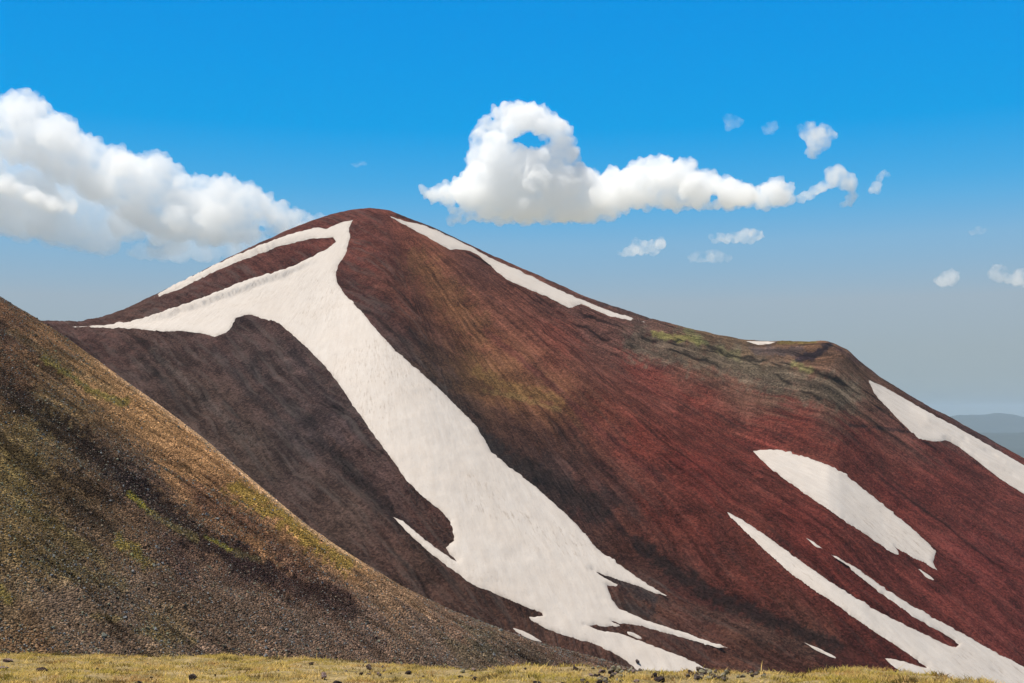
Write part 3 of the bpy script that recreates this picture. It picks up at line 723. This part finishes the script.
# ================================================================== FAR LAND
m_pl, nt = material('far_plain')
obj = nt.n('ShaderNodeTexCoord').outputs['Object']
nz = nt.noise(obj, .0006, 6, .6)
surface(nt, nt.mixc(nt.attr('cloud_bounce').outputs['Fac'], (.045, .055, .045), nt.ramp(nz, [(.35, (.26, .24, .17)), (.5, (.36, .33, .25)), (.65, (.42, .39, .31))])), .95)  # unseen near plain made pale to bounce light up onto the cloud bases
R = 29000
xs = np.linspace(-R, R, 160); XP, YP = np.meshgrid(xs, xs)
ZPn = -356 + 14 * fbm(XP * .0004, YP * .0004, o=4) * smooth(np.hypot(XP, YP), 2500, 6000) - 12
me = mesh_np('plain', np.stack([XP, YP, ZPn], -1).reshape(-1, 3), quads=grid_quads(160, 160))
attr_f(me, 'cloud_bounce', smooth(-np.hypot(XP * .8, YP) + 900 * fbm(XP * .0004, YP * .0004, 5.0, o=4), -10500, -8600).ravel())
link('plain', me, m_pl, 'structure')
ax_ = np.linspace(-.9, .9, 420); yy = np.linspace(-1, 1, 41)
AA, TT = np.meshgrid(ax_, yy)
for nm, dist, hgt, dep in (('distant_hills', 22000, 1.0, 2200), ('distant_hills', 15000, .45, 1500)):
    YD = dist + TT * dep; XD = AA * dist
    crest = (330 + 190 * fbm(XD * .00022, dist * .01, 2.0, o=5)) * hgt
    ZD = -372 + np.maximum(0, 1 - np.abs(TT)) ** .9 * crest * (1 + .25 * fbm(XD * .0009, YD * .0009, 7.0, o=4))
    me = mesh_np(nm, np.stack([XD, YD, ZD], -1).reshape(-1, 3), quads=grid_quads(*AA.shape))
    link(nm, me, m_pl, 'structure')

# ================================================================== CLOUDS
SUN = Vector((-.40, .02, 1.0)).normalized()
def cloud_mat(name, dens, lo, hi, scale):
    m = bpy.data.materials.new(name); m.use_nodes = True; nt = NT(m.node_tree)
    obj = nt.n('ShaderNodeTexCoord').outputs['Object']
    nz = nt.noise(obj, scale, 5, .6)
    d = nt.math('MULTIPLY', nt.ramp(nz, [(lo, 0.0), (hi, 1.0)]), dens)
    v = nt.n('ShaderNodeVolumePrincipled', {'Color': (1, 1, 1, 1), 'Density': d, 'Anisotropy': .3})
    nt.n('ShaderNodeOutputMaterial', {'Volume': v.outputs[0]})
    m.cycles.volume_step_rate = 1.0
    return m
CM_thick = cloud_mat('cumulus_vapour', .022, .30, .58, .0065)
CM_bank = cloud_mat('bank_vapour', .0080, .30, .60, .0045)
CM_thin = cloud_mat('thin_vapour', .020, .36, .60, .007)
CM_wisp = cloud_mat('wisp_vapour', .016, .40, .66, .010)
CM_faint = cloud_mat('faint_vapour', .006, .36, .66, .010)
CM_veil = cloud_mat('shaded_vapour', .0048, .28, .70, .0022)

def cloud(label, blobs, dist, mat, voxel, depth=.55, amp=1.0, seed=0):
    """blobs: (px, py, r) puffs; each becomes a sphere at the cloud's own distance"""
    import bmesh
    s = dist / F
    bm = bmesh.new(); r_ = np.random.default_rng(seed)
    from mathutils import Matrix
    for px, py, r in blobs:
        a, e = ray(px, py); y = dist + r_.normal(0, depth * 1.5) * r * s
        M = Matrix.Translation((float(a) * y, y, float(e) * y)) @ Matrix.Diagonal((r * s, r * s * 1.1, r * s, 1))
        bmesh.ops.create_icosphere(bm, subdivisions=2, radius=1, matrix=M)
    me = bpy.data.meshes.new('cloud'); bm.to_mesh(me); bm.free()
    o = bpy.data.objects.new('cloud', me); COL.objects.link(o)
    md = o.modifiers.new('r', 'REMESH'); md.mode = 'VOXEL'; md.voxel_size = voxel * s
    dg = bpy.context.evaluated_depsgraph_get(); ev = bpy.data.meshes.new_from_object(o.evaluated_get(dg))
    o.modifiers.clear(); o.data = ev; bpy.data.meshes.remove(me); ev.name = 'cloud'
    n = len(ev.vertices); co = np.zeros(n * 3, np.float32); no = np.zeros(n * 3, np.float32)
    ev.vertices.foreach_get('co', co); ev.vertices.foreach_get('normal', no)
    co = co.reshape(-1, 3).astype(float); no = no.reshape(-1, 3)
    c = co / s
    b = 2.5 * noise(c[:, 0] * .035, c[:, 1] * .035, c[:, 2] * .035 + seed); k, g = .08, 3.8
    for i in range(5):
        b = b + g * (np.abs(noise(c[:, 0] * k + seed, c[:, 1] * k, c[:, 2] * k + 3 * i)) * 2.2 - .5); k *= 2.1; g *= .56
    co = co + no * (amp * b * s)[:, None]
    ev.vertices.foreach_set('co', co.astype(np.float32).ravel()); ev.update()
    md = o.modifiers.new('r', 'REMESH'); md.mode = 'VOXEL'; md.voxel_size = voxel * .8 * s
    dg = bpy.context.evaluated_depsgraph_get(); ev2 = bpy.data.meshes.new_from_object(o.evaluated_get(dg))
    o.modifiers.clear(); o.data = ev2; bpy.data.meshes.remove(ev); ev = ev2; ev.name = 'cloud'
    n = len(ev.vertices); co = np.zeros(n * 3, np.float32); ev.vertices.foreach_get('co', co); co = co.reshape(-1, 3).astype(float)
    # origin at the cloud's own centre
    ctr = co.mean(0); ev.vertices.foreach_set('co', (co - ctr).astype(np.float32).ravel()); ev.update()
    o.location = ctr
    ev.materials.clear(); ev.materials.append(mat)
    o['label'] = label; o['category'] = 'cloud'; o['group'] = 'clouds in the blue sky'
    return o

def fill(poly, n, rmin, rmax, seed, hole=None):
    """puffs that fill a traced outline"""
    r_ = np.random.default_rng(seed); pa = np.array(poly, float); x0, y0 = pa.min(0); x1, y1 = pa.max(0); out = []
    X_ = r_.uniform(x0, x1, 20000); Y_ = r_.uniform(y0, y1, 20000)
    ok = in_poly(X_, Y_, poly); X_, Y_ = X_[ok], Y_[ok]
    D_ = edge_dist(X_, Y_, poly)
    if hole: D_ = np.minimum(D_, np.hypot((X_ - hole[0]) / hole[2], (Y_ - hole[1]) / hole[3]) * min(hole[2], hole[3]) - min(hole[2], hole[3]))
    n_ = len(poly)
    for i in range(n_):                                   # small puffs along the outline
        p0, p1 = np.array(poly[i], float), np.array(poly[(i + 1) % n_], float); L = np.linalg.norm(p1 - p0)
        for j in range(max(1, int(L / (rmin * .9)))):
            r = rmin * r_.uniform(.7, 1.35); q = p0 + (p1 - p0) * r_.uniform()
            nr_ = np.array([-(p1 - p0)[1], (p1 - p0)[0]]) / (L + 1e-9)
            for sg in (1, -1):
                c_ = q + nr_ * sg * r * .85
                if in_poly(c_[0], c_[1], poly): out.append((c_[0], c_[1], r)); break
    n += len(out)
    for a, b, d in zip(X_, Y_, D_):
        if len(out) >= n: break
        if d < rmin * .75: continue
        out.append((a, b, min(max(d * r_.uniform(.75, 1.0), rmin), rmax)))
    return out
CU = [(419,192),(424,186),(430,187),(445,180),(458,177),(466,170),(464,160),(468,146),(472,132),(482,117),(492,108),(505,102),(525,100),(540,103),(556,112),(570,126),(576,140),(580,158),(590,168),(602,172),(612,165),(622,170),(634,162),(646,156),(662,153),(676,155),(692,160),
      (700,168),(716,173),(735,178),(755,184),(775,179),(794,184),(794,203),(764,208),(730,209),(700,210),(660,209),(630,208),(626,216),(605,222),(560,224),(500,223),(452,222),(445,216),(456,206),(440,203),(424,199)]
cloud('large white cumulus with a blue hole, right of the summit', fill(CU, 480, 3.6, 13, 1, (531,142,10,5.5)), 6500, CM_thick, 1.2, seed=1)
HK = [(792,197),(806,190),(822,180),(828,168),(836,165),(850,172),(858,182),(857,200),(850,207),(843,207),(846,192),(836,186),(822,194),(806,202),(794,203)]
cloud('thin hook shaped cloud trailing off the right end of the large cumulus', fill(HK, 60, 2.6, 8, 2), 6500, CM_thin, 1.5, seed=2, amp=.7)
LC = [(-70,110),(-40,98),(-5,98),(10,91),(30,89),(45,97),(55,108),(72,118),(82,130),(100,138),(118,146),(138,153),(152,149),(166,151),(178,164),(190,174),(212,176),(228,172),(240,180),(256,184),(272,198),(290,208),(312,214),(330,217),
      (330,232),(300,236),(268,238),(240,246),(205,246),(170,240),(140,232),(118,216),(92,202),(60,184),(30,168),(0,158),(-60,168)]
cloud('long white cloud bank sloping down behind the left ridge', fill(LC, 480, 4.5, 15, 3), 9000, CM_bank, 1.4, seed=3)
VE = [(-80,140),(0,132),(40,145),(80,172),(120,196),(170,222),(240,232),(310,226),(296,244),(250,258),(190,262),(120,258),(60,248),(10,240),(-80,232)]
cloud('broad soft grey cloud mass hanging below the long white cloud bank', fill(VE, 120, 7, 26, 8), 9400, CM_veil, 2.4, seed=8)
cloud('low pale cloud strip under the cloud bank at the left photo edge', fill([(-60,165),(-10,170),(10,178),(35,188),(60,200),(76,206),(70,214),(45,210),(20,200),(-10,190),(-60,185)], 60, 4, 10, 4), 7000, CM_thin, 2.0, seed=4)
SMALL = [('small bright puff with a ragged tail above the hook shaped cloud', [(797,128),(806,120),(818,121),(832,126),(838,136),(830,146),(822,152),(812,160),(806,154),(808,146),(800,138)], 40, 3, 9),
 ('faint wisp farthest left in the row of three small high clouds', [(723,118),(730,113),(738,115),(745,119),(742,126),(733,128),(728,132),(724,127)], 18, 2, 4),
 ('tiny ragged cloud tuft between the faint wisp and the bright puff', [(761,127),(768,121),(777,122),(779,128),(772,134),(764,134)], 18, 2, 5),
 ('slanted thin wisp to the right of the hook shaped cloud', [(868,190),(873,183),(878,172),(886,169),(890,174),(882,182),(880,192),(872,194)], 20, 2, 4),
 ('small soft cloud just below the large cumulus', [(618,254),(626,247),(634,238),(648,240),(664,235),(667,246),(656,254),(638,256),(624,258)], 34, 2.6, 8),
 ('small flat topped cloud right of the small soft one', [(706,238),(718,232),(735,234),(748,227),(762,228),(766,238),(752,244),(730,243),(712,243)], 34, 2.2, 6),
 ('faint low cloud smear below the small flat topped cloud', [(686,258),(700,250),(718,250),(732,256),(730,262),(708,263),(690,263)], 26, 2.4, 6),
 ('tiny round cloud low in the hazy sky right of the crater knoll', [(934,280),(942,272),(952,267),(960,272),(960,281),(950,287),(940,285)], 24, 2.4, 7),
 ('soft cloud at the right photo edge low in the hazy sky', [(986,272),(994,263),(1004,264),(1010,272),(1024,268),(1050,270),(1050,288),(1024,288),(1005,284),(992,280)], 44, 2.6, 9),
 ('tiny faint cloud above the soft cloud at the right edge', [(968,231),(976,226),(986,228),(990,231),(980,235),(972,235)], 12, 1.6, 3),
 ('tiny faint smudge of cloud above the summit on the left', [(348,164),(356,160),(366,162),(368,166),(358,168),(350,168)], 12, 1.6, 3)]
for i, (lb, poly, n, r0, r1) in enumerate(SMALL):
    cloud(lb, fill(poly, n, r0, r1, 20 + i), 7000, CM_faint if 'faint' in lb else CM_wisp, 1.1, seed=10 + i, amp=.55)

# ================================================================== AIR
hz, nt = material('haze_air')
v = nt.n('ShaderNodeVolumePrincipled', {'Color': (.62, .79, .97, 1), 'Density': 2.8e-5, 'Anisotropy': 0.0})
nt.n('ShaderNodeOutputMaterial', {'Volume': v.outputs[0]})
hb = np.array([(x * 30000, y * 30000, 262 if z > 0 else -420) for x, y, z in CUBE])
me = mesh_np('haze', hb, quads=CQ, smooth_shade=False)
link('haze', me, hz, 'stuff', 'pale blue haze lying over the far land', 'haze')

# ================================================================== LIGHT, SKY, CAMERA
elev = math.asin(SUN.z); azim = math.atan2(SUN.x, SUN.y)
ld = bpy.data.lights.new('sun', 'SUN'); ld.energy = 5.0; ld.angle = math.radians(.53); ld.color = (1, .95, .87)
so = bpy.data.objects.new('sun', ld); COL.objects.link(so); so.rotation_euler = SUN.to_track_quat('Z', 'Y').to_euler(); so.location = (0, 0, 900)

wd = bpy.data.worlds.new('World'); scene.world = wd; wd.use_nodes = True
nt = NT(wd.node_tree)
dirn = nt.n('ShaderNodeTexCoord').outputs['Generated']
zz = nt.n('ShaderNodeSeparateXYZ', {0: dirn}).outputs[2]
ev = nt.n('ShaderNodeCombineXYZ', {0: 0.0, 1: nt.math('SQRT', nt.math('SUBTRACT', 1.0, nt.math('MULTIPLY', zz, zz))), 2: zz}).outputs[0]
sky = nt.n('ShaderNodeTexSky', {'Vector': ev}, sky_type='NISHITA', sun_disc=False, sun_elevation=elev, sun_rotation=azim, altitude=3000, air_density=1.0, dust_density=.6, ozone_density=1.6)
SKYTINT = [(0.0, (0.3143, 0.3706, 0.4457)), (0.0255, (0.3457, 0.3854, 0.4601)), (0.1105, (0.6615, 0.588, 0.5426)), (0.1954, (0.9636, 0.8117, 0.6828)), (0.2964, (0.8275, 1.057, 1.0031)), (0.3629, (0.4615, 1.1256, 1.2187)), (0.3958, (0.2947, 1.1326, 1.3039)), (0.4929, (0.0166, 1.1509, 1.5038)), (0.5869, (0.0035, 1.2021, 1.6498)), (0.6701, (0.0, 1.2309, 1.7507)), (0.73, (0.0, 1.2678, 1.8032)), (0.84, (0.4781, 0.6519, 0.7389)), (0.9, (0.7389, 0.6954, 0.6259)), (1.0, (0.8258, 0.7389, 0.6259))]
tint = nt.ramp(nt.math('MULTIPLY', zz, 2.0), [(p, tuple(v / 4 for v in c)) for p, c in SKYTINT])
tint = nt.mixc(1.0, tint, (4, 4, 4), 'MULTIPLY')
tc = nt.mixc(1.0, sky.outputs[0], tint, 'MULTIPLY')
bg = nt.n('ShaderNodeBackground', {'Color': tc, 'Strength': .10})
nt.n('ShaderNodeOutputWorld', {'Surface': bg.outputs[0]})

cd = bpy.data.cameras.new('camera'); cam = bpy.data.objects.new('camera', cd); COL.objects.link(cam)
cd.sensor_width = 36; cd.lens = F * 36 / W; cd.clip_start = .5; cd.clip_end = 100000
cam.rotation_euler = (math.pi / 2 + PITCH, 0, 0); cam.location = (0, 0, 0)
scene.camera = cam
scene.render.engine = 'CYCLES'
scene.view_settings.view_transform = 'Standard'; scene.view_settings.look = 'None'
scene.view_settings.exposure = 0.25; scene.view_settings.gamma = 1; scene.view_settings.use_curve_mapping = False
cy = scene.cycles
cy.use_denoising = True; cy.max_bounces = 48; cy.diffuse_bounces = 3; cy.volume_bounces = 40; cy.transparent_max_bounces = 8
cy.use_adaptive_sampling = True; cy.adaptive_threshold = .01
